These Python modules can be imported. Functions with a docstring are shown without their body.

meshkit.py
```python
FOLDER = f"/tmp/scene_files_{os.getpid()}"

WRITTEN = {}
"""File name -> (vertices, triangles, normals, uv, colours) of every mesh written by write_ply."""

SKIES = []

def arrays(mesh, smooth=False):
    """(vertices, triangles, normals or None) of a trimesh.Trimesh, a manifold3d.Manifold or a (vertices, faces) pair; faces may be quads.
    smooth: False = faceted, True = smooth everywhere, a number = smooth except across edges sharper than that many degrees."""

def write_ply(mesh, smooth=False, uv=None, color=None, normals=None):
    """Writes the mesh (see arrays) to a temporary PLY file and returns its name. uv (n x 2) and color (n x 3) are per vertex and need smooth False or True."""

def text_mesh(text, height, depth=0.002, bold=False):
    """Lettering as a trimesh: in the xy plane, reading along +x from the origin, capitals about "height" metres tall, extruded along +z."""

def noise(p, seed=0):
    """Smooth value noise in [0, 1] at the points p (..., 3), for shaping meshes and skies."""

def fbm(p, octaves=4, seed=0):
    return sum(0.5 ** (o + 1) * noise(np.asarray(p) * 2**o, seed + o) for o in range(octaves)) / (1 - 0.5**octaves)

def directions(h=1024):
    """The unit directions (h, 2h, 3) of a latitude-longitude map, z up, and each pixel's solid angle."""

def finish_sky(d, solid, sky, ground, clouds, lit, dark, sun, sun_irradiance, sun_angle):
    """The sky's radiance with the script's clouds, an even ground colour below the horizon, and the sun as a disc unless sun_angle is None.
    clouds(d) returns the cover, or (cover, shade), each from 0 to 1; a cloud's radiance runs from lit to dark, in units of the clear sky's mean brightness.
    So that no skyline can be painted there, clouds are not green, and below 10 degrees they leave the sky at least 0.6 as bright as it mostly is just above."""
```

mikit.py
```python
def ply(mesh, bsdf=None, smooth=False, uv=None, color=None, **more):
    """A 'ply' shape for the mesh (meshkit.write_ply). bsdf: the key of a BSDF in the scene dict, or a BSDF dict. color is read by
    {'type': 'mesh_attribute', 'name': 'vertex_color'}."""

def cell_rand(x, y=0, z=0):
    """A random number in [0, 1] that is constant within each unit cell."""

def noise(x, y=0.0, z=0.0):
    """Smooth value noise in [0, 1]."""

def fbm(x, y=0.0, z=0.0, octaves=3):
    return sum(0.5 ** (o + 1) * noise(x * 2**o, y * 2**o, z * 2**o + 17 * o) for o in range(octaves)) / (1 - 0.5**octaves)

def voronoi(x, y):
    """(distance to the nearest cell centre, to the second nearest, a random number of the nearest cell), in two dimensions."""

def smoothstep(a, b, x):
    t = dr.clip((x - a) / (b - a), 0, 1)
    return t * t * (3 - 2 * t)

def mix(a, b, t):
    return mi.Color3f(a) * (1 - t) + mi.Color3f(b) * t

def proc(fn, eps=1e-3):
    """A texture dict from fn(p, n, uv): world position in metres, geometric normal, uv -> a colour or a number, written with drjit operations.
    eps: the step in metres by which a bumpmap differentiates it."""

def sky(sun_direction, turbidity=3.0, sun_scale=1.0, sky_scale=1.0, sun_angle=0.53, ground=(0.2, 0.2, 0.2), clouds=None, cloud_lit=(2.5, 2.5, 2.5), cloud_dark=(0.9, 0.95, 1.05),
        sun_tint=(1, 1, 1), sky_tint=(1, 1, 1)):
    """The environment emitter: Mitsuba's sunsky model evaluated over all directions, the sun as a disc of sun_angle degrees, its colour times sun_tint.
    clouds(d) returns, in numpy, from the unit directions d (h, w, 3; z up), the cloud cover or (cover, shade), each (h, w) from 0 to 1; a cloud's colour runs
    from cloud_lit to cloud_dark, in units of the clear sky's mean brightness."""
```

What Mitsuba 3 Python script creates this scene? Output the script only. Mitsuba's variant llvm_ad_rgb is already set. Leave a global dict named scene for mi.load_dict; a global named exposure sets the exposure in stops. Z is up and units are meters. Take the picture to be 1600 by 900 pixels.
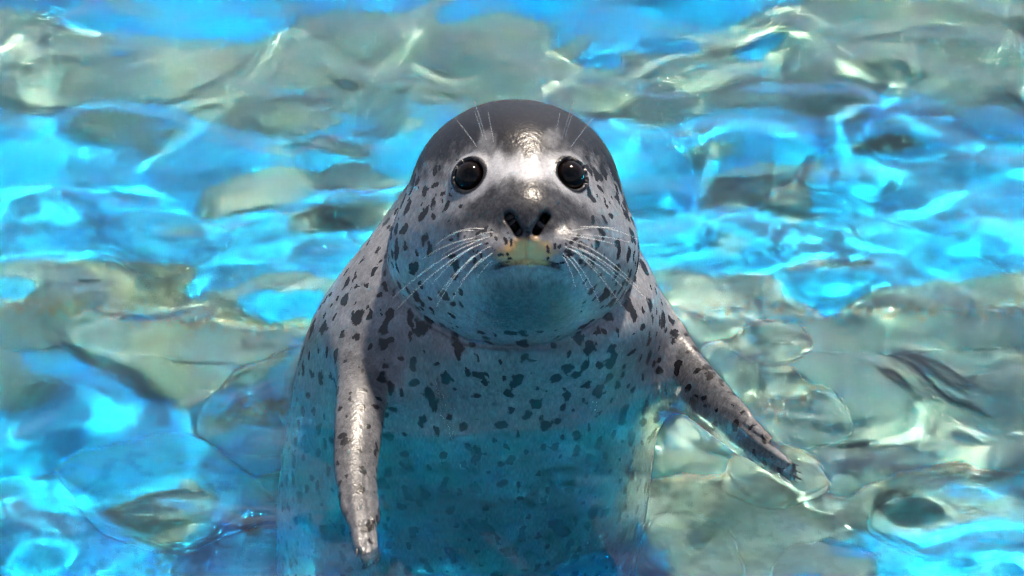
import math, numpy as np, trimesh, mitsuba as mi, drjit as dr, mikit, meshkit
from scipy.spatial import cKDTree
from scipy.interpolate import PchipInterpolator
T = mi.ScalarTransform4f
scene, labels = {}, {}
# ------------------------------------------------------------------ camera, sky, exposure
PITCH, DIST = math.radians(25), 3.0
CP, SP = math.cos(PITCH), math.sin(PITCH)
TARGET = np.array([0, 0, 0.0895])
EYE = TARGET + DIST * np.array([0, -CP, SP])
scene['camera'] = {'type': 'thinlens', 'fov': 17.2, 'fov_axis': 'x', 'near_clip': 0.1, 'far_clip': 400.0,
                   'aperture_radius': 0.010, 'focus_distance': 2.93,
                   'to_world': T().look_at(origin=EYE.tolist(), target=TARGET.tolist(), up=[0, 0, 1])}
SUN_EL, SUN_AZ = math.radians(71), math.radians(42)
LEVEL = 0.012                                    # light level; the exposure makes up for it
def thin_clouds(d):
    q = d[..., :2] / np.maximum(d[..., 2:], 0.12)
    n = meshkit.fbm(np.stack([q[..., 0] * 1.3, q[..., 1] * 1.3, q[..., 0] * 0], -1), 5, seed=12)
    return 0.05 + 0.50 * np.clip((n - 0.40) / 0.25, 0, 1)
scene['sky'] = mikit.sky([math.cos(SUN_EL) * math.cos(SUN_AZ), math.cos(SUN_EL) * math.sin(SUN_AZ), math.sin(SUN_EL)],
                         turbidity=4.5, sun_angle=4.2, sun_scale=LEVEL, sky_scale=0.5 * LEVEL, clouds=thin_clouds, cloud_lit=(2.2, 2.2, 2.25), sun_tint=(0.97, 1.0, 1.05))
exposure = 1.3 + math.log2(1 / LEVEL) + 1.25

# ------------------------------------------------------------------ helpers
noise, fbm, smoothstep, mix = mikit.noise, mikit.fbm, mikit.smoothstep, mikit.mix
def sst(a, b, x):
    t = np.clip((x - a) / (b - a), 0, 1)
    return t * t * (3 - 2 * t)
def sheet(xs, ys, f):
    X, Y = np.meshgrid(xs, ys, indexing='ij')
    V = np.stack([X, Y, f(X, Y)], -1).reshape(-1, 3)
    n, m = X.shape
    i = np.arange(n * m).reshape(n, m)
    a, b, c, d = i[:-1, :-1].ravel(), i[1:, :-1].ravel(), i[1:, 1:].ravel(), i[:-1, 1:].ravel()
    return V, np.vstack([np.stack([a, b, c], 1), np.stack([a, c, d], 1)])
def stretch(lo, a, b, hi, step, grow=1.12):
    """Coordinates spaced by step between a and b and ever wider out to lo and hi."""
    mid = list(np.arange(a, b + step / 2, step))
    out, s = mid[-1], step
    up, dn = [], []
    while out < hi:
        s *= grow; out = min(hi, out + s); up.append(out)
    out, s = a, step
    while out > lo:
        s *= grow; out = max(lo, out - s); dn.append(out)
    return np.array(dn[::-1] + mid + up)
def numbered(name):
    if name not in used:
        used[name] = 0; return name
    used[name] += 1
    return f'{name}_{used[name]:03d}'
used = {}
def tube(points, radii, sides=6):
    p = np.asarray(points, float)
    t = np.gradient(p, axis=0); t /= np.linalg.norm(t, axis=1, keepdims=True)
    ref = np.array([0.3, -0.5, 0.8])
    a = np.cross(t, ref); a /= np.linalg.norm(a, axis=1, keepdims=True)
    b, n = np.cross(t, a), len(p)
    ang = np.arange(sides) * 2 * np.pi / sides
    v = p[:, None] + np.broadcast_to(radii, (n,))[:, None, None] * (np.cos(ang)[None, :, None] * a[:, None] + np.sin(ang)[None, :, None] * b[:, None])
    v = np.vstack([v.reshape(-1, 3), p[:1], p[-1:]])
    i, j = np.meshgrid(np.arange(n - 1), np.arange(sides), indexing='ij'); i, j = i.ravel(), j.ravel(); k = (j + 1) % sides
    f = np.vstack([np.stack([i * sides + j, i * sides + k, (i + 1) * sides + k], 1), np.stack([i * sides + j, (i + 1) * sides + k, (i + 1) * sides + j], 1)])
    j = np.arange(sides); k = (j + 1) % sides
    f = np.vstack([f, np.stack([k, j, j * 0 + n * sides], 1), np.stack([(n - 1) * sides + j, (n - 1) * sides + k, j * 0 + n * sides + 1], 1)])
    return v, f

# ------------------------------------------------------------------ the seal's shape: one signed distance field
HC = np.array([0.007, -0.098, 0.2072])             # head centre; the head looks up at the visitor
HX, HV, HW = np.array([1.0, 0, 0]), np.array([0, SP, CP]), np.array([0, -CP, SP])
def smin(a, b, k):
    h = np.maximum(k - np.abs(a - b), 0) / k
    return np.minimum(a, b) - h * h * k / 4
def smax(a, b, k): return -smin(-a, -b, k)
def ell(q, c, r):
    d = (q - c) / r
    k0 = np.linalg.norm(d, axis=-1); k1 = np.linalg.norm(d / r, axis=-1)
    return k0 * (k0 - 1) / np.maximum(k1, 1e-9)
def cone(q, a, b, ra, rb):
    a, b = np.asarray(a, float), np.asarray(b, float)
    ba = b - a
    t = np.clip(((q - a) @ ba) / (ba @ ba), 0, 1)
    return np.linalg.norm(q - a - t[..., None] * ba, axis=-1) - (ra + (rb - ra) * t)
def head_xyz(p):
    q = p - HC
    return np.stack([q @ HX, q @ HV, q @ HW], -1)
def from_head(x, v, w): return HC + x * HX + v * HV + w * HW
TORSO = np.array([  # height, middle x, middle y, half width
    (0.224, 0.004, 0.014, 0.012), (0.216, 0.003, 0.014, 0.042), (0.200, 0.001, 0.012, 0.074), (0.171, -0.001, 0.014, 0.097), (0.127, -0.0116, -0.008, 0.121),
    (0.096, -0.0176, -0.010, 0.139), (0.071, -0.022, -0.005, 0.149), (0.046, -0.0258, 0.0006, 0.156), (0.020, -0.0292, 0.004, 0.161), (-0.005, -0.0315, 0.0066, 0.1645),
    (-0.13, -0.045, 0.018, 0.170), (-0.28, -0.058, 0.045, 0.160), (-0.42, -0.066, 0.090, 0.134), (-0.55, -0.07, 0.155, 0.094), (-0.65, -0.07, 0.22, 0.052), (-0.69, -0.07, 0.25, 0.012)])[::-1]
FLAT = 0.80                                       # the trunk is flatter than wide
PROFILE = PchipInterpolator(TORSO[:, 0], TORSO[:, 1:])
def trunk(p):
    z = np.clip(p[..., 2], TORSO[0, 0], TORSO[-1, 0])
    c = PROFILE(z)
    r = np.hypot(p[..., 0] - c[..., 0], (p[..., 1] - c[..., 1]) / FLAT) - c[..., 2]
    return np.hypot(np.maximum(r, 0), p[..., 2] - z) * 0.85 + np.minimum(r, 0) * 0.8
def blade(p, pts, radii, n, thin):
    """A flipper: a tapered limb along a smooth line, flattened along n."""
    n = np.asarray(n, float) / np.linalg.norm(n)
    pts = np.asarray(pts, float)
    t = np.arange(len(pts))
    u = np.linspace(0, t[-1], 5 * t[-1] + 1)
    pts, radii = PchipInterpolator(t, pts)(u), PchipInterpolator(t, np.asarray(radii, float))(u)
    o = pts[0]
    def squash(x): return x + np.multiply.outer((x - o) @ n, n) * (1 / thin - 1)
    q, ps, d = squash(p), squash(pts), None
    for i in range(len(ps) - 1):
        e = cone(q, ps[i], ps[i + 1], radii[i], radii[i + 1])
        d = e if d is None else np.minimum(d, e)
    along = pts[-1] - pts[-4]
    wide = np.cross(along / np.linalg.norm(along), n)
    tip = sst(0.13, 0.02, np.linalg.norm(p - pts[-1], axis=-1))
    return d * thin - 0.0010 * tip * np.cos(((p - pts[-1]) @ wide) * 2 * np.pi / 0.0078)
FL = dict(pts=[(-0.108, -0.07, 0.050), (-0.127, -0.130, 0.055), (-0.1305, -0.215, 0.030), (-0.124, -0.278, 0.014), (-0.1165, -0.332, 0.003)], radii=[0.038, 0.0235, 0.0190, 0.0150, 0.0080], n=(0.30, -0.25, 0.93), thin=0.62)
FR = dict(pts=[(0.090, 0.02, 0.030), (0.1306, 0.002, 0.022), (0.166, -0.055, 0.013), (0.198, -0.115, 0.007), (0.2186, -0.157, 0.004), (0.239, -0.188, 0.002)], radii=[0.034, 0.0310, 0.0255, 0.0190, 0.0130, 0.0075], n=(-0.72, -0.50, 0.30), thin=0.46)
EYES = [(-0.0420, 0.0275), (0.0415, 0.0280)]
def face(q):
    d = ell(q, (-0.005, -0.012, -0.035), (0.094, 0.1045, 0.100))
    d = smin(d, ell(q, (-0.006, -0.038, -0.038), (0.106, 0.065, 0.088)), 0.03)
    d = smin(d, ell(q, (-0.003, 0.026, -0.035), (0.083, 0.066, 0.078)), 0.015)
    m = ell(q, (0.004, -0.022, 0.044), (0.056, 0.042, 0.058))
    m = smin(m, cone(q, (0.001, 0.030, 0.030), (0.005, -0.002, 0.082), 0.028, 0.020), 0.03)            # bridge of the nose
    d = smin(d, m, 0.045)
    d = smin(d, ell(q, (0.0055, -0.057, 0.034), (0.036, 0.018, 0.040)), 0.03)                            # lower jaw
    for x in (-0.0205, 0.0315):
        d = smin(d, ell(q, (x, -0.0315, 0.078), (0.0300, 0.0230, 0.0300)), 0.006)                         # whisker pads
    d = smin(d, ell(q, (0.0055, -0.012, 0.083), (0.022, 0.0140, 0.0150)), 0.016)                         # nose
    def flat_capsule(ax, av, bx, bv, r):
        t = np.clip(((q[..., 0] - ax) * (bx - ax) + (q[..., 1] - av) * (bv - av)) / ((bx - ax) ** 2 + (bv - av) ** 2), 0, 1)
        return np.hypot(q[..., 0] - ax - t * (bx - ax), q[..., 1] - av - t * (bv - av)) - r(t)
    for x, k in ((0.0055, -1), (0.0055, 1)):                                                                # nostrils
        c = flat_capsule(x + k * 0.0146, -0.0078, x + k * 0.0074, -0.0195, lambda t: 0.0034 - 0.0004 * t)
        d = smax(d, -np.maximum(c, 0.066 - q[..., 2]), 0.006)
    def groove(d, c, deep, k):
        return np.where(q[..., 2] > 0.03, smax(d, np.minimum(-c, d + deep), k), d)
    d = groove(d, flat_capsule(0.0055, -0.018, 0.0057, -0.045, lambda t: 0.0009 + 0 * t), 0.0022, 0.0016)     # groove of the upper lip
    xm = np.abs(q[..., 0] - 0.0055)
    vm = -0.0432 - 0.05 * xm - 5.0 * xm ** 2                                                               # mouth: a thin downturned line
    d = groove(d, np.hypot(q[..., 1] - vm, np.maximum(xm - 0.024, 0)) - 0.0013, 0.004, 0.0018)
    for ex, ev in EYES:                                                                                   # lids
        if ex not in eye_place: continue
        at, nrm = eye_place[ex]
        rel = q - at
        up = rel @ nrm
        r = np.sqrt(np.maximum((rel ** 2).sum(-1) - up ** 2, 0))
        d = smin(d, np.linalg.norm(rel + 0.0060 * nrm, axis=-1) - 0.0161, 0.010)
        d = smax(d, -np.maximum(r - 0.0129, -0.0045 - up), 0.0030)
    return d
eye_place = {}
def seal_field(p):
    shape = p.shape[:-1]
    p = p.reshape(-1, 3)
    d = trunk(p)
    # chest fold below the chin
    d = smin(d, ell(p, (0.0, -0.045, 0.088), (0.110, 0.085, 0.040)), 0.05)
    def add(d, near, f, k):
        i = np.nonzero(near)[0]
        e = f(p[i])
        d[i] = smin(d[i], e, k(p[i]) if callable(k) else k)
        return d
    def within(pts, r): return ((p > np.min(pts, 0) - r) & (p < np.max(pts, 0) + r)).all(1)
    def soft(x):
        q = head_xyz(x)
        return 0.008 + 0.028 * sst(0.02, -0.07, q[:, 2]) * sst(-0.08, 0.02, q[:, 1])
    d = add(d, ((p - HC) ** 2).sum(1) < 0.20 ** 2, lambda x: face(head_xyz(x)), soft)
    for limb in (FL, FR):
        d = add(d, within(limb['pts'], 0.085), lambda x: blade(x, **limb), 0.035)
    for sx in (-1, 1):                                                                                    # hind flippers
        hind = dict(pts=[(-0.07, 0.23, -0.65), (-0.07 + sx * 0.04, 0.29, -0.69), (-0.07 + sx * 0.08, 0.36, -0.73)], radii=[0.03, 0.04, 0.05], n=(0, -1, 0.4), thin=0.3)
        d = add(d, within(hind['pts'], 0.12), lambda x: blade(x, **hind), 0.03)
    return d.reshape(shape)
# where the bare face stands at each eye (before lids are added)
found = {}
for ex, ev in EYES:
    w = np.linspace(0.0, 0.1, 1000)
    f = face(np.stack([w * 0 + ex, w * 0 + ev, w], -1))
    at = np.array([ex, ev, w[np.nonzero(f < 0)[0][-1]]])
    g = np.array([face((at + 0.004 * e)[None])[0] - face((at - 0.004 * e)[None])[0] for e in np.eye(3)])
    g = 0.38 * g / np.linalg.norm(g) + 0.62 * np.array([0, 0, 1.0])                   # eyes look forward
    found[ex] = (at, g / np.linalg.norm(g))
eye_place.update(found)

def surface_nets(f, lo, hi, h):
    n = np.ceil((np.array(hi) - lo) / h).astype(int) + 1
    ax = [lo[k] + h * np.arange(n[k]) for k in range(3)]
    S = np.stack([f(np.stack(np.meshgrid(ax[0][i:i + 1], ax[1], ax[2], indexing='ij'), -1))[0] for i in range(n[0])])
    inside = S < 0
    tot = np.zeros([k - 1 for k in n]); acc = np.zeros([*tot.shape, 3])
    C = [(a, b, c) for a in (0, 1) for b in (0, 1) for c in (0, 1)]
    view = lambda A, c: A[c[0]:n[0] - 1 + c[0], c[1]:n[1] - 1 + c[1], c[2]:n[2] - 1 + c[2]]
    for a in C:
        for k in range(3):
            if a[k]: continue
            b = tuple(a[i] + (i == k) for i in range(3))
            sa, sb = view(S, a), view(S, b)
            x = (sa < 0) != (sb < 0)
            t = np.where(x, sa / np.where(x, sa - sb, 1), 0)
            for i in range(3):
                acc[..., i] += np.where(x, a[i] + (t if i == k else 0), 0)
            tot += x
    idx = np.full(tot.shape, -1); on = tot > 0
    idx[on] = np.arange(on.sum())
    V = (np.argwhere(on) + acc[on] / tot[on][:, None]) * h + lo
    F = []
    for k in range(3):
        u, v = (k + 1) % 3, (k + 2) % 3
        sl = [slice(None)] * 3; sh = [slice(None)] * 3
        sl[k], sh[k] = slice(0, -1), slice(1, None)
        A, B = inside[tuple(sl)], inside[tuple(sh)]
        e = np.argwhere(A != B)
        e = e[(e[:, u] > 0) & (e[:, v] > 0) & (e[:, u] < n[u] - 1) & (e[:, v] < n[v] - 1)]
        flip = ~A[tuple(e.T)]
        def at(du, dv):
            c = e.copy(); c[:, u] -= du; c[:, v] -= dv
            return idx[tuple(c.T)]
        q = np.stack([at(1, 1), at(0, 1), at(0, 0), at(1, 0)], 1)
        q[flip] = q[flip][:, ::-1]
        F += [q[:, [0, 1, 2]], q[:, [0, 2, 3]]]
    return V, np.vstack(F)
def project(f, V, steps=2, eps=4e-4):
    for _ in range(steps):
        d = f(V)
        g = np.stack([f(V + eps * np.eye(3)[k]) - f(V - eps * np.eye(3)[k]) for k in range(3)], -1) / (2 * eps)
        V = V - np.clip(d / np.maximum((g * g).sum(-1), 0.15), -0.006, 0.006)[:, None] * g
    return V
def refine(V, F, pick):
    """Halves every edge whose middle is picked; triangles stay joined edge to edge."""
    E = np.sort(np.vstack([F[:, [0, 1]], F[:, [1, 2]], F[:, [2, 0]]]), 1)
    U, inv = np.unique(E, axis=0, return_inverse=True); inv = inv.ravel()
    M = (V[U[:, 0]] + V[U[:, 1]]) / 2
    cut = pick(M)
    new = np.full(len(U), -1); new[cut] = len(V) + np.arange(cut.sum())
    V = np.vstack([V, M[cut]])
    m = new[inv].reshape(3, -1).T
    k = (m >= 0).sum(1)
    out = [F[k == 0]]
    r = k == 3
    a, b, c = F[r].T; x, y, z = m[r].T
    out += [np.stack(t, 1) for t in ((a, x, z), (x, b, y), (z, y, c), (x, y, z))]
    for s in range(3):
        f, g = np.roll(F, -s, 1), np.roll(m, -s, 1)
        r = (k == 1) & (g[:, 0] >= 0)
        a, b, c = f[r].T; x = g[r, 0]
        out += [np.stack(t, 1) for t in ((a, x, c), (x, b, c))]
        r = (k == 2) & (g[:, 2] < 0)
        a, b, c = f[r].T; x, y = g[r, 0], g[r, 1]
        out += [np.stack(t, 1) for t in ((a, x, c), (x, y, c), (x, b, y))]
    return V, np.vstack(out)

SV, SF = surface_nets(seal_field, np.array([-0.32, -0.42, -0.82]), np.array([0.32, 0.44, 0.31]), 0.0062)
SV = project(seal_field, SV, 3)
near = lambda m: (m[:, 2] > -0.32) & (m[:, 1] < 0.06)
SV, SF = refine(SV, SF, near)
SV = project(seal_field, SV, 2)
def in_face(m):
    q = head_xyz(m)
    return (q[:, 2] > -0.03) & (q[:, 1] > -0.10)
SV, SF = refine(SV, SF, in_face)
SV, SF = refine(SV, SF, lambda m: in_face(m) & ((np.abs(head_xyz(m)[:, 1] - 0.027) < 0.024) & (np.abs(np.abs(m[:, 0] - HC[0]) - 0.045) < 0.024) | (np.abs(head_xyz(m)[:, 1] + 0.025) < 0.03) & (np.abs(m[:, 0] - HC[0] - 0.005) < 0.045)))
SV = project(seal_field, SV, 2)
print('seal', len(SV), len(SF))

# ------------------------------------------------------------------ the coat: a field of spots (u) and a field of tone (v), read by the fur material
rs = np.random.RandomState(11)
def scatter(n, region, gap, seed):
    r = np.random.RandomState(seed)
    c = SV[region(SV)]
    c = c[r.permutation(len(c))[:30000]]
    keep = []
    cells = {}
    for p in c:
        need = (gap * (0.6 + 0.9 * r.rand())) ** 2
        i, j, k = (int(v // (1.5 * gap)) for v in p)
        if any(((o - p) ** 2).sum() < need for a in (-1, 0, 1) for b in (-1, 0, 1) for g in (-1, 0, 1) for o in cells.get((i + a, j + b, k + g), ())): continue
        cells.setdefault((i, j, k), []).append(p); keep.append(p)
        if len(keep) >= n: break
    return np.array(keep), r
Q = head_xyz(SV)
warp = np.stack([meshkit.fbm(SV * 95 + 9 * k, 4, seed=k) - 0.5 for k in range(3)], -1)
def spots(centres, r, lo, hi, long=1.6):
    """1 in the middle of a spot, 0.5 at its edge; spots lie lengthwise along the body."""
    rad = lo + (hi - lo) * r.rand(len(centres)) ** 1.8
    asp = 1 + (long - 1) * r.rand(len(centres))
    sc = np.array([1, 1, 0.72])
    P = (SV + warp * 0.015) * sc
    dist, i = cKDTree(centres * sc).query(P, k=3)
    f = 0
    for k in range(3):
        f = np.maximum(f, 1 - 0.5 * dist[:, k] / rad[i[:, k]])
    return np.clip(f, 0, 1)
body_region = lambda p: ((head_xyz(p)[:, 2] < 0.0) | (head_xyz(p)[:, 1] < -0.10)) & (p[:, 2] > -1.0)
c1, r1 = scatter(1300, body_region, 0.0360, 3)
c2, r2 = scatter(4000, body_region, 0.0185, 4)
front = lambda p: (head_xyz(p)[:, 2] > -0.09) & (head_xyz(p)[:, 1] > -0.105) & (np.abs(head_xyz(p)[:, 0]) > 0.035) & (head_xyz(p)[:, 1] < 0.06)
c3, r3 = scatter(260, front, 0.0095, 5)
U = np.maximum(spots(c1, r1, 0.0026, 0.0061), spots(c2, r2, 0.0022, 0.0046))
side = sst(0.040, 0.075, np.abs(Q[:, 0] - 0.002)) * sst(0.075, 0.05, Q[:, 1])
U = np.maximum(np.where(body_region(SV), U, 0), spots(c3, r3, 0.0014, 0.0054) * np.where(front(SV), sst(0.0, 0.25, side) , 0))
pads = lambda p: (head_xyz(p)[:, 2] > 0.06) & (np.abs(head_xyz(p)[:, 1] + 0.030) < 0.016) & (np.abs(head_xyz(p)[:, 0] - 0.0055) > 0.012)
c4, r4 = scatter(90, pads, 0.0045, 6)
U = np.maximum(U, np.where(pads(SV), spots(c4, r4, 0.0014, 0.0026), 0))
# tone: pale belly and face, dark crown, back and bridge of the nose
back = sst(0.03, 0.14, SV[:, 1]) * sst(-0.2, 0.05, SV[:, 1])
tone = 0.48 - 0.26 * back - 0.08 * (np.minimum(blade(SV, **FL), blade(SV, **FR)) < 0.004) + 0.22 * (meshkit.fbm(SV * 22, 3, seed=15) - 0.5)
wob = meshkit.fbm(SV * 45, 4, seed=5) - 0.5
hx, hv, hw = Q.T
on_head = sst(-0.115, -0.09, hv)
streak = meshkit.fbm(np.stack([hx * 160, hv * 45, hw * 45], -1), 3, seed=41) - 0.5
crown = sst(0.032, 0.070, hv + 0.030 * wob + 0.030 * streak + 0.55 * np.maximum(np.abs(hx + 0.004) - 0.040, 0))
crown = np.maximum(crown, sst(-0.01, -0.06, hw) * sst(0.0, 0.04, hv))
bridge = sst(1.15, 0.70, np.abs(hx - 0.0045) / np.clip(0.026 + 1.45 * (0.020 - hv), 0.020, 0.070) + 0.6 * wob)
bridge *= sst(-0.026, -0.010, hv + 0.02 * wob + 0.02 * streak) * sst(0.030, 0.014, hv + 0.03 * wob + 0.02 * streak) * sst(0.0, 0.04, hw)
saddle = sst(1.2, 0.6, np.hypot((hx - 0.002) / 0.045, (hv - 0.036) / 0.014) + 0.6 * wob)
ring = np.zeros(len(SV)); lids = np.zeros(len(SV))
for ex, ev in EYES:
    rel = Q - eye_place[ex][0]
    r = np.sqrt(np.maximum((rel ** 2).sum(-1) - (rel @ eye_place[ex][1]) ** 2, 0))
    ring = np.maximum(ring, sst(0.030, 0.018, r + 0.012 * wob))
    lids = np.maximum(lids, sst(0.0182, 0.0160, r) * sst(0.0195, 0.0175, np.linalg.norm(rel, axis=1)))
brow = np.maximum(*[sst(1.2, 0.5, np.hypot((hx - bx) / 0.009, (hv - 0.060) / 0.010) + 1.0 * wob) for bx in (-0.027, 0.026)])
head_tone = 0.58 + 0.26 * saddle
head_tone = head_tone * (1 - 0.98 * crown * (1 - 0.65 * brow)) * (1 - 0.64 * bridge)
head_tone = np.maximum(head_tone, 0.74 * ring * sst(0.0, 0.03, hw) * (1 - 0.6 * crown))
nose_skin = sst(1.15, 0.9, np.hypot((hx - 0.0055) / 0.0185, (hv + 0.0135) / 0.0115)) * sst(0.06, 0.075, hw)
head_tone = head_tone * (1 - 0.30 * nose_skin)
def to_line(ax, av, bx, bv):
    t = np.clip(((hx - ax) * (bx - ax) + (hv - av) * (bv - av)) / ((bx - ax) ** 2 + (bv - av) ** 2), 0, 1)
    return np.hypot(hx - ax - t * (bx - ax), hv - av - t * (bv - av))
hollow_shade = np.maximum(sst(0.0043, 0.0031, to_line(-0.0091, -0.0078, -0.0019, -0.0195)), sst(0.0043, 0.0031, to_line(0.0201, -0.0078, 0.0129, -0.0195)))  # shade inside nostrils, lip groove and mouth, painted into the tone
hollow_shade = np.maximum(hollow_shade, 0.8 * sst(0.0022, 0.0008, to_line(0.0055, -0.020, 0.0057, -0.045)))
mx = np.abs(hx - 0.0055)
hollow_shade = np.maximum(hollow_shade, 0.95 * sst(0.0032, 0.0014, np.abs(hv + 0.0432 + 0.05 * mx + 5.0 * mx ** 2)) * sst(0.032, 0.018, mx))
head_tone *= 1 - hollow_shade * sst(0.02, 0.05, hw)
chin = sst(-0.052, -0.066, hv) * sst(0.05, 0.02, np.abs(hx - 0.0055)) * sst(0.0, 0.03, hw)  # shade on the chin, painted as darker tone
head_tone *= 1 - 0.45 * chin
head_tone *= 1 - lids * sst(0.0, 0.03, hw)
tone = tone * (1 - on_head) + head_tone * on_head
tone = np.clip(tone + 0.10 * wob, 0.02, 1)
U = U * (1 - 0.9 * np.clip(lids + saddle * sst(0, 0.03, hw), 0, 1) * on_head)

DARK, PALE, OCHRE = (0.008, 0.0075, 0.010), (0.49, 0.50, 0.54), (0.58, 0.34, 0.11)
def head_coord(p, axis): return (p.x - HC[0]) * axis[0] + (p.y - HC[1]) * axis[1] + (p.z - HC[2]) * axis[2]
def fur_colour(p, n, uv):
    hair = noise(p.x * 900, p.y * 900, p.z * 260)
    fine = fbm(p.x * 260, p.y * 260, p.z * 130, 3)
    x, v, w = head_coord(p, HX), head_coord(p, HV), head_coord(p, HW)
    t = dr.clip(uv.y + 0.22 * (fine - 0.5) + 0.16 * (hair - 0.5), 0, 1)
    c = mix(DARK, PALE, t * t)
    lip = smoothstep(1.1, 0.55, dr.sqrt(dr.square((x - 0.0055) / 0.026) + dr.square((v + 0.0360) / 0.013)) + 0.5 * (fine - 0.5)) * smoothstep(0.06, 0.085, w)
    c = mix(c, OCHRE, 0.85 * lip)
    s = smoothstep(0.41, 0.52, uv.x + 0.26 * (fine - 0.5) + 0.22 * (hair - 0.5))
    return mix(c, (0.006, 0.006, 0.008), 0.98 * s)
def fur_relief(p, n, uv):
    return noise(p.x * 1000, p.y * 1000, p.z * 260) + 1.1 * noise(p.x * 430, p.y * 430, p.z * 120)
scene['fur'] = {'type': 'twosided', 'b': {'type': 'bumpmap', 'scale': 0.00022, 'a': mikit.proc(fur_relief, 4e-4),
                'b': {'type': 'principled', 'base_color': mikit.proc(fur_colour), 'roughness': 0.37, 'specular': 0.35, 'clearcoat': 0.5, 'clearcoat_gloss': 0.6}}}
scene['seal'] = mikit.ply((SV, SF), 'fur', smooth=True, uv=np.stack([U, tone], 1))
labels['seal'] = dict(label='spotted grey seal standing upright in the pool with head and chest out of the water', category='seal')
# eyes
def eye_colour(c, gaze):
    def fn(p, n, uv):
        q = (p - mi.Point3f(*c.tolist())) / 0.0145
        k = q.x * float(gaze[0]) + q.y * float(gaze[1]) + q.z * float(gaze[2])
        fibres = noise(q.x * 22, q.y * 22, q.z * 22)
        return mix(mix((0.007, 0.004, 0.003), (0.004, 0.002, 0.002), fibres), (0.001, 0.001, 0.001), smoothstep(0.80, 0.86, k))
    return fn
for i, (ex, ev) in enumerate(EYES):
    at, nrm = eye_place[ex]
    c = from_head(*(at - 0.0060 * nrm))
    gaze = HW * 0.97 + HX * (0.16 if ex > 0 else -0.16)
    gaze = gaze / np.linalg.norm(gaze)
    ball = trimesh.creation.icosphere(4, 0.0141); ball.apply_translation(c)
    scene[numbered('seal__eye')] = mikit.ply(ball, {'type': 'principled', 'base_color': mikit.proc(eye_colour(c, gaze)), 'roughness': 0.04, 'specular': 0.22}, smooth=True)
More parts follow.
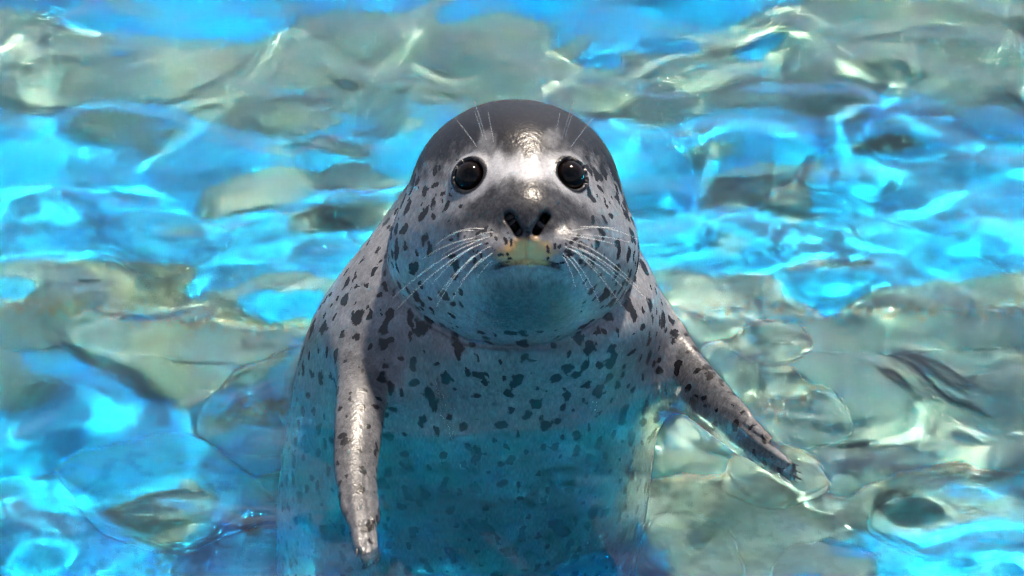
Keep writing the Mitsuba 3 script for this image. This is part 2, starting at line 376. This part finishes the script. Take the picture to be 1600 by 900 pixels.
# claws
scene['claw_horn'] = {'type': 'principled', 'base_color': {'type': 'rgb', 'value': [0.035, 0.03, 0.028]}, 'roughness': 0.3, 'specular': 0.5}
for limb in (FL, FR):
    end = np.array(limb['pts'][-1]); along = end - np.array(limb['pts'][-2]); along /= np.linalg.norm(along)
    n = np.array(limb['n']) / np.linalg.norm(limb['n']); n = n - along * (n @ along); n /= np.linalg.norm(n)
    wide = np.cross(along, n)
    for k in range(5):
        a = (k - 2) / 2
        base = end + wide * a * limb['radii'][-1] * 0.95 - along * (0.004 + 0.010 * abs(a)) + n * limb['radii'][-1] * limb['thin'] * 0.35
        t = np.linspace(0, 1, 6)
        p = base + np.outer(t, along * 0.014 + wide * a * 0.002) - np.outer(t * t, n * 0.003)
        scene[numbered('seal__claw')] = mikit.ply(tube(p, 0.0016 * (1 - 0.85 * t ** 1.5), 6), 'claw_horn', smooth=True)
# whiskers
scene['whisker_hair'] = {'type': 'twosided', 'b': {'type': 'principled', 'base_color': {'type': 'rgb', 'value': [0.78, 0.76, 0.74]}, 'roughness': 0.25, 'specular': 0.6}}
def on_face(x, v):
    w = np.linspace(-0.02, 0.13, 600)
    f = face(np.stack([w * 0 + x, w * 0 + v, w], -1))
    k = np.nonzero(f < 0)[0]
    return w[k[-1]] if len(k) else 0.0
def whisker(x, v, dx, dv, dw, length, droop, r0):
    w = on_face(x, v)
    t = np.linspace(0, 1, 12)
    d = np.array([dx, dv, dw]); d = d / np.linalg.norm(d)
    pts = np.array([from_head(x + d[0] * length * s, v + d[1] * length * s - droop * s * s, w - 0.001 + d[2] * length * s - 0.25 * length * s * s) for s in t])
    return tube(pts, r0 * (1 - 0.7 * t), 5)
rw = np.random.RandomState(7)
for s in (-1, 1):
    pad = -0.0205 if s < 0 else 0.0315
    for row in range(5):
        for col in range(3):
            x = pad + s * (0.001 + 0.0078 * col) + rw.randn() * 0.001
            v = -0.0195 - 0.0052 * row + 0.0012 * col + rw.randn() * 0.001
            up = 0.12 - 0.20 * row + 0.07 * rw.randn()
            L = (0.024 + 0.011 * col) * (0.75 + 0.6 * rw.rand()) * (1.25 if row in (2, 3) else 0.85)
            scene[numbered('seal__whisker')] = mikit.ply(whisker(x, v, s * 0.9, up, 0.22 + 0.1 * rw.rand(), L, 0.004 + 0.016 * rw.rand(), 0.00021 + 0.00008 * rw.rand()), 'whisker_hair', smooth=True)
    for k, (bx, bv, L) in enumerate(((0.030, 0.057, 0.040), (0.024, 0.055, 0.030), (0.038, 0.052, 0.034), (0.033, 0.060, 0.026))):
        x = s * bx + (0.004 if s > 0 else 0.002)
        scene[numbered('seal__brow_whisker')] = mikit.ply(whisker(x, bv, s * (0.25 + 0.35 * (k == 2) - 0.1 * (k == 1)), 0.85, 0.35, L, 0.002, 0.00022), 'whisker_hair', smooth=True)

# ------------------------------------------------------------------ water clinging to the coat
trunk_d = smin(trunk(SV), ell(SV, (0.0, -0.045, 0.088), (0.110, 0.085, 0.040)), 0.05)
face_d = face(Q)
seam = (np.abs(trunk_d - face_d) < 0.0030) & (np.abs(face_d) < 0.006) & (hv < 0.02) & (hv > -0.115) & (SV[:, 1] < -0.02)
ang = np.arctan2(hx[seam] + 0.006, -(hv[seam] + 0.02))
order = np.argsort(ang)
ang, pts = ang[order], SV[seam][order]
A = np.linspace(max(ang[0], -1.75), min(ang[-1], 1.75), 90)
G = np.exp(-0.5 * ((ang[None] - A[:, None]) / 0.035) ** 2) + 1e-12
line = (G @ pts) / G.sum(1, keepdims=True)
for _ in range(3): line[1:-1] = (line[:-2] + 2 * line[1:-1] + line[2:]) / 4
line += 0.0012 * HW
wet = 0.0016 + 0.0044 * meshkit.fbm(line * 60, 2, seed=3)
scene['clinging_water'] = mikit.ply(tube(line, wet, 8), {'type': 'dielectric', 'int_ior': 1.33, 'ext_ior': 1.0}, smooth=True)
front_tree = cKDTree(SV[SV[:, 1] < 0.0][:, [0, 2]])
front_v = SV[SV[:, 1] < 0.0]
def on_chest(x, z):
    d, i = front_tree.query(np.stack([x, z], -1), k=12)
    return np.stack([x, front_v[i, 1].min(-1) - 0.0004, z], -1)
strands = []
for x0, z0, x1, z1, sway, seed in ((-0.074, 0.072, -0.047, 0.001, 0.006, 1), (-0.066, 0.066, -0.052, 0.003, 0.007, 2), (-0.060, 0.052, -0.043, 0.010, 0.006, 3), (0.075, 0.062, 0.050, 0.004, 0.006, 4), (0.082, 0.050, 0.066, 0.012, 0.005, 5)):
    t = np.linspace(0, 1, 40)
    w = (meshkit.fbm(np.stack([t * 5, t * 0 + seed, t * 0], -1), 3, seed=seed) - 0.5) * 2 * sway
    p = on_chest(x0 + (x1 - x0) * t + w, z0 + (z1 - z0) * t)
    for _ in range(2): p[1:-1] = (p[:-2] + 2 * p[1:-1] + p[2:]) / 4
    strands.append(tube(p, 0.0008 + 0.0022 * meshkit.fbm(np.stack([t * 9, t * 0 + seed, t * 0], -1), 2, seed=seed + 9), 8))
n, V, F = 0, [], []
for v, f in strands: V.append(v); F.append(f + n); n += len(v)
scene['water_trickle'] = mikit.ply((np.vstack(V), np.vstack(F)), {'type': 'dielectric', 'int_ior': 1.33, 'ext_ior': 1.0}, smooth=True)
labels['water_trickle'] = dict(label='trickles of water running down the wet chest of the seal', category='water', kind='stuff')
labels['clinging_water'] = dict(label='thin line of water caught in the fold under the seal\'s chin', category='water', kind='stuff')
# ------------------------------------------------------------------ water
rng = np.random.RandomState(21)
TRAINS = []
for i in range(30):
    lam = 0.080 * (0.75 / 0.080) ** rng.rand()
    th = 1.45 + 0.85 * rng.randn()
    slope = 0.045 * (1.30 if lam < 0.20 else 0.45)
    TRAINS.append((lam, th, slope, rng.rand() * 6.283))
SMALL = [(0.030 + 0.035 * rng.rand(), 1.2 + 0.9 * rng.randn(), rng.rand() * 6.283) for _ in range(10)]
def water_level(x, y):
    h = 0 * x
    for lam, th, s, ph in TRAINS:
        k = 2 * np.pi / lam
        a, b = x * np.cos(th) + y * np.sin(th), -x * np.sin(th) + y * np.cos(th)
        h = h + s / k * np.sin(k * a + ph + 1.3 * np.sin(0.33 * k * b + 2 * ph))
    P = np.stack([x * 3.1, y * 3.1, x * 0], -1)
    patch = sst(0.45, 0.75, meshkit.fbm(P, 3, seed=4))
    for lam, th, ph in SMALL:
        k = 2 * np.pi / lam
        a, b = x * np.cos(th) + y * np.sin(th), -x * np.sin(th) + y * np.cos(th)
        h = h + patch * 0.035 / k * np.sin(k * a + ph + 1.1 * np.sin(0.3 * k * b + ph))
    # rings that the seal sends out
    for cx, cy, r0, reach, s, lam in ((-0.03, 0.0, 0.17, 0.20, 0.11, 0.034), (0.26, -0.05, 0.03, 0.14, 0.20, 0.034), (-0.12, -0.25, 0.04, 0.09, 0.10, 0.026), (-0.045, -0.33, 0.02, 0.06, 0.46, 0.030), (-0.20, -0.06, 0.04, 0.07, 0.12, 0.022), (0.14, -0.06, 0.02, 0.09, 0.10, 0.022)):
        r = np.hypot(x - cx, y - cy) + 0.006 * np.sin(3 * np.arctan2(y - cy, x - cx))
        k = 2 * np.pi / lam
        h = h + s / k * np.sin(k * r) * np.exp(-np.maximum(r - r0, 0) / reach * 1.6) * sst(0, r0, r)
    calm = sst(4.2, 3.2, np.abs(x)) * sst(5.4, 4.2, y) * sst(-2.6, -1.9, y)
    return h * (0.25 + 0.75 * calm)
WX, WY = stretch(-4.2, -0.80, 0.75, 4.2, 0.0037, 1.10), stretch(-2.0, -0.46, 1.22, 5.4, 0.0037, 1.10)
WV, WF = sheet(WX, WY, water_level)
close = (np.abs(WV[:, 0]) < 0.34) & (WV[:, 1] > -0.44) & (WV[:, 1] < 0.3)
dseal = np.maximum(seal_field(WV[close] * np.array([1, 1, 1.0])), 0)
WV[close, 2] = WV[close, 2] * (0.7 + 0.3 * sst(0, 0.05, dseal)) + 0.0070 * np.exp(-dseal / 0.006)
scene['water_body'] = {'type': 'homogeneous', 'albedo': {'type': 'rgb', 'value': [0.0, 0.0, 0.0]}, 'sigma_t': {'type': 'rgb', 'value': [0.48, 0.06, 0.025]}}
scene['water'] = mikit.ply((WV, WF), {'type': 'dielectric', 'int_ior': 1.33, 'ext_ior': 1.0}, smooth=True, interior={'type': 'ref', 'id': 'water_body'})
labels['water'] = dict(label='clear rippled pool water around the seal with sun glints', kind='structure', category='water')
print('water', len(WF))

# ------------------------------------------------------------------ pool floor, walls and deck
def floor_level(x, y):
    X0 = x
    x = x + 0.02 * np.sin(11 * y + 0.6) + 0.012 * np.sin(25 * y)
    pit = sst(-0.29, -0.225, x) * sst(0.165, 0.120, x) * sst(0.56, 0.38, y + 0.06 * np.sin(9 * x)) * sst(-0.62, -0.42, y)
    x = X0
    base = -0.47 - 0.37 * pit - 1.0 * sst(1.30, 1.7, y + 0.06 * np.sin(4 * x))
    base = base + 0.03 * (meshkit.fbm(np.stack([x * 2.5, y * 2.5, x * 0], -1), 3, seed=8) - 0.5)
    edge = np.maximum(np.maximum(np.abs(x) - 4.0, -1.9 - y), y - 5.2)
    return base + (0.20 - base) * sst(0.0, 0.12, edge)
FX, FY = stretch(-4.14, -0.8, 0.8, 4.14, 0.02, 1.06), stretch(-2.04, -0.7, 1.8, 5.34, 0.02, 1.06)
def paint(p, n, uv):
    wear = fbm(p.x * 9, p.y * 9, p.z * 9, 4)
    c = mix((0.015, 0.53, 0.79), (0.04, 0.57, 0.78), smoothstep(0.45, 0.7, wear))
    return mix(c, (0.03, 0.38, 0.64), 0.15 * smoothstep(0.62, 0.72, fbm(p.x * 31 + 7, p.y * 31, p.z * 31, 3)))
scene['pool_paint'] = {'type': 'twosided', 'b': {'type': 'diffuse', 'reflectance': mikit.proc(paint)}}
scene['pool_floor'] = mikit.ply(sheet(FX, FY, floor_level), 'pool_paint', smooth=40)
labels['pool_floor'] = dict(label='bright blue painted floor and walls of the pool', kind='structure', category='pool floor')
def deck_colour(p, n, uv): return mix((0.30, 0.29, 0.27), (0.40, 0.39, 0.36), fbm(p.x * 5, p.y * 5, 0, 4))
scene['concrete'] = {'type': 'twosided', 'b': {'type': 'diffuse', 'reflectance': mikit.proc(deck_colour)}}
def ring(x0, x1, y0, y1, X0, X1, Y0, Y1, z):
    b = [trimesh.creation.box(bounds=[[a, c, z - 0.3], [e, d, z]]) for a, e, c, d in ((X0, X1, Y0, y0), (X0, X1, y1, Y1), (X0, x0, y0, y1), (x1, X1, y0, y1))]
    return trimesh.util.concatenate(b)
scene['paving'] = mikit.ply(ring(-4.08, 4.08, -1.98, 5.28, -120, 120, -120, 120, 0.21), 'concrete')
labels['paving'] = dict(label='pale concrete paving around the pool', kind='structure', category='paving')

# ------------------------------------------------------------------ rock ledges that stand up from the pool floor, with stones set in them
def ground_rock(p, n, uv, shift=0.0, warm=0.0):
    a = fbm(p.x * 9 + shift, p.y * 9, p.z * 9, 4)
    b = fbm(p.x * 46 + 3, p.y * 46 + shift, p.z * 46, 3)
    c = mix((0.15, 0.165, 0.155), (0.34, 0.34, 0.29), smoothstep(0.33, 0.67, a))
    c = mix(c, (0.30, 0.28, 0.15), warm * smoothstep(0.40, 0.62, fbm(p.x * 17, p.y * 17 + shift, p.z * 17, 3)))
    return mix(c, (0.08, 0.09, 0.07), 0.4 * smoothstep(0.56, 0.68, b))
def bed_colour(p, n, uv):
    grains = fbm(p.x * 120, p.y * 120, p.z * 120, 3)
    c = mix((0.22, 0.225, 0.18), (0.42, 0.41, 0.31), smoothstep(0.3, 0.7, fbm(p.x * 22, p.y * 22, p.z * 22, 3)))
    c = mix(c, (0.17, 0.18, 0.13), 0.6 * smoothstep(0.52, 0.66, grains))
    return mix(paint(p, n, uv), c, smoothstep(-0.440, -0.422, p.z + 0.03 * (grains - 0.5)))
scene['bed'] = {'type': 'twosided', 'b': {'type': 'diffuse', 'reflectance': mikit.proc(bed_colour)}}
for k, (sh, wm) in enumerate(((0.0, 0.2), (11.0, 0.8), (23.0, 0.0), (37.0, 0.5))):
    scene[f'stone_{k}'] = {'type': 'twosided', 'b': {'type': 'diffuse', 'reflectance': mikit.proc(lambda p, n, uv, sh=sh, wm=wm: ground_rock(p, n, uv, sh, wm))}}
LEDGES = [
    ('far rock ledge with pale stones across the back of the pool', [(-0.95, 1.20), (-0.60, 1.10), (-0.45, 1.06), (-0.30, 1.04), (0.0, 1.04), (0.15, 1.05), (0.30, 1.10), (0.60, 1.09), (0.95, 1.10),
        (0.95, 1.55), (0.40, 1.52), (0.30, 1.27), (0.18, 1.25), (0.04, 1.24), (0.0, 1.34), (-0.22, 1.34), (-0.30, 1.24), (-0.42, 1.21), (-0.56, 1.22), (-0.62, 1.36), (-0.95, 1.36)]),
    ('broad rock ledge of dark round stones to the right of the seal', [(0.155, 0.56), (0.268, 0.58), (0.336, 0.52), (0.374, 0.50), (0.457, 0.58), (0.564, 0.60), (0.85, 0.56), (0.85, 0.26), (0.548, 0.19), (0.386, 0.135), (0.271, 0.10), (0.22, 0.00), (0.17, 0.00), (0.155, 0.16), (0.15, 0.40)]),
    ('rock ledge of grey and yellowish stones to the left of the seal', [(-0.85, 0.56), (-0.60, 0.56), (-0.417, 0.54), (-0.245, 0.56), (-0.138, 0.52), (-0.14, 0.44), (-0.235, 0.36), (-0.31, 0.36), (-0.35, 0.43), (-0.453, 0.42), (-0.60, 0.44), (-0.85, 0.42)]),
    ('small low rock outcrop in the blue corner at lower left', [(-0.367, 0.116), (-0.325, 0.155), (-0.28, 0.127), (-0.31, 0.075)]),
    ('narrow rock outcrop alone in open water behind the seal', [(-0.317, 0.838), (-0.229, 0.892), (-0.131, 0.848), (-0.224, 0.815)]),
    ('little olive rock outcrop alone right of the seal\'s head', [(0.240, 0.900), (0.329, 0.847), (0.282, 0.81)])]
def edge_distance(poly, X, Y):
    """Metres inside (positive) or outside a polygon."""
    d, inside = np.full(X.shape, 9.0), np.zeros(X.shape, bool)
    for (x0, y0), (x1, y1) in zip(poly, poly[1:] + poly[:1]):
        ex, ey = x1 - x0, y1 - y0
        t = np.clip(((X - x0) * ex + (Y - y0) * ey) / (ex * ex + ey * ey), 0, 1)
        d = np.minimum(d, np.hypot(X - x0 - t * ex, Y - y0 - t * ey))
        inside ^= ((y0 > Y) != (y1 > Y)) & (X < ex * (Y - y0) / (ey if ey else 1e-9) + x0)
    return np.where(inside, d, -d)
def ledge_top(X, Y): return -0.385 + 0.03 * (meshkit.fbm(np.stack([X * 7, Y * 7, X * 0], -1), 3, seed=31) - 0.5)
STONES = []
for m in range(5):
    ball = trimesh.creation.icosphere(3)
    v = np.array(ball.vertices)
    v = np.sign(v) * np.abs(v) ** 0.85
    v *= (1 + 0.75 * (meshkit.fbm(v * 1.1 + m * 5.3, 3, seed=50 + m) - 0.5))[:, None]
    STONES.append(mikit.ply((v, ball.faces), smooth=True))
rk = np.random.RandomState(77)
used_ledge = 0
for i, (label, poly) in enumerate(LEDGES):
    key = numbered('rock_ledge')
    P = np.array(poly)
    lo, hi = P.min(0) - 0.08, P.max(0) + 0.08
    xs, ys = np.arange(lo[0], hi[0], 0.012), np.arange(lo[1], hi[1], 0.012)
    def rise(X, Y):
        return sst(-0.11, 0.04, edge_distance(poly, X, Y) + 0.08 * (meshkit.fbm(np.stack([X * 13, Y * 13, X * 0 + i], -1), 3, seed=9) - 0.5))
    def height(X, Y):
        f = floor_level(X, Y) - 0.015
        return f + (ledge_top(X, Y) - f) * rise(X, Y)
    V, F = sheet(xs, ys, height)
    r = rise(V[:, 0], V[:, 1])
    F = F[r[F].max(1) > 0.01]
    scene[key] = mikit.ply((V, F), 'bed', smooth=True)
    labels[key] = dict(label=label, kind='structure', category='rock ledge')
    got = []
    for tries in range(2500):
        x, y = lo + (hi - lo) * rk.rand(2)
        rad = 0.055 + 0.085 * rk.rand() if i < 3 else 0.03 + 0.03 * rk.rand()
        if edge_distance(poly, np.array([x]), np.array([y]))[0] < 0.35 * rad: continue
        if abs(x) > 0.75 or any(math.hypot(x - a, y - b) < 1.15 * (rad + c) + 0.006 for a, b, c in got): continue
        if math.hypot(x + 0.055, (y - 0.03) / 0.8) < 0.19: continue
        got.append((x, y, rad))
    for x, y, rad in got:
        z = float(ledge_top(np.array([[x]]), np.array([[y]]))[0, 0])
        k = numbered(key + '__stone')
        turn = T().translate([x, y, z + 0.004]).rotate([0, 0, 1], 360 * rk.rand()).scale([rad * (0.95 + 0.35 * rk.rand()), rad * (0.8 + 0.2 * rk.rand()), 0.018 + 0.10 * rad * rk.rand()])
        scene[k] = {**STONES[rk.randint(5)], 'to_world': turn, 'bsdf': {'type': 'ref', 'id': f'stone_{rk.randint(4)}'}}
print('stones', sum(k.find('__stone') > 0 for k in scene))
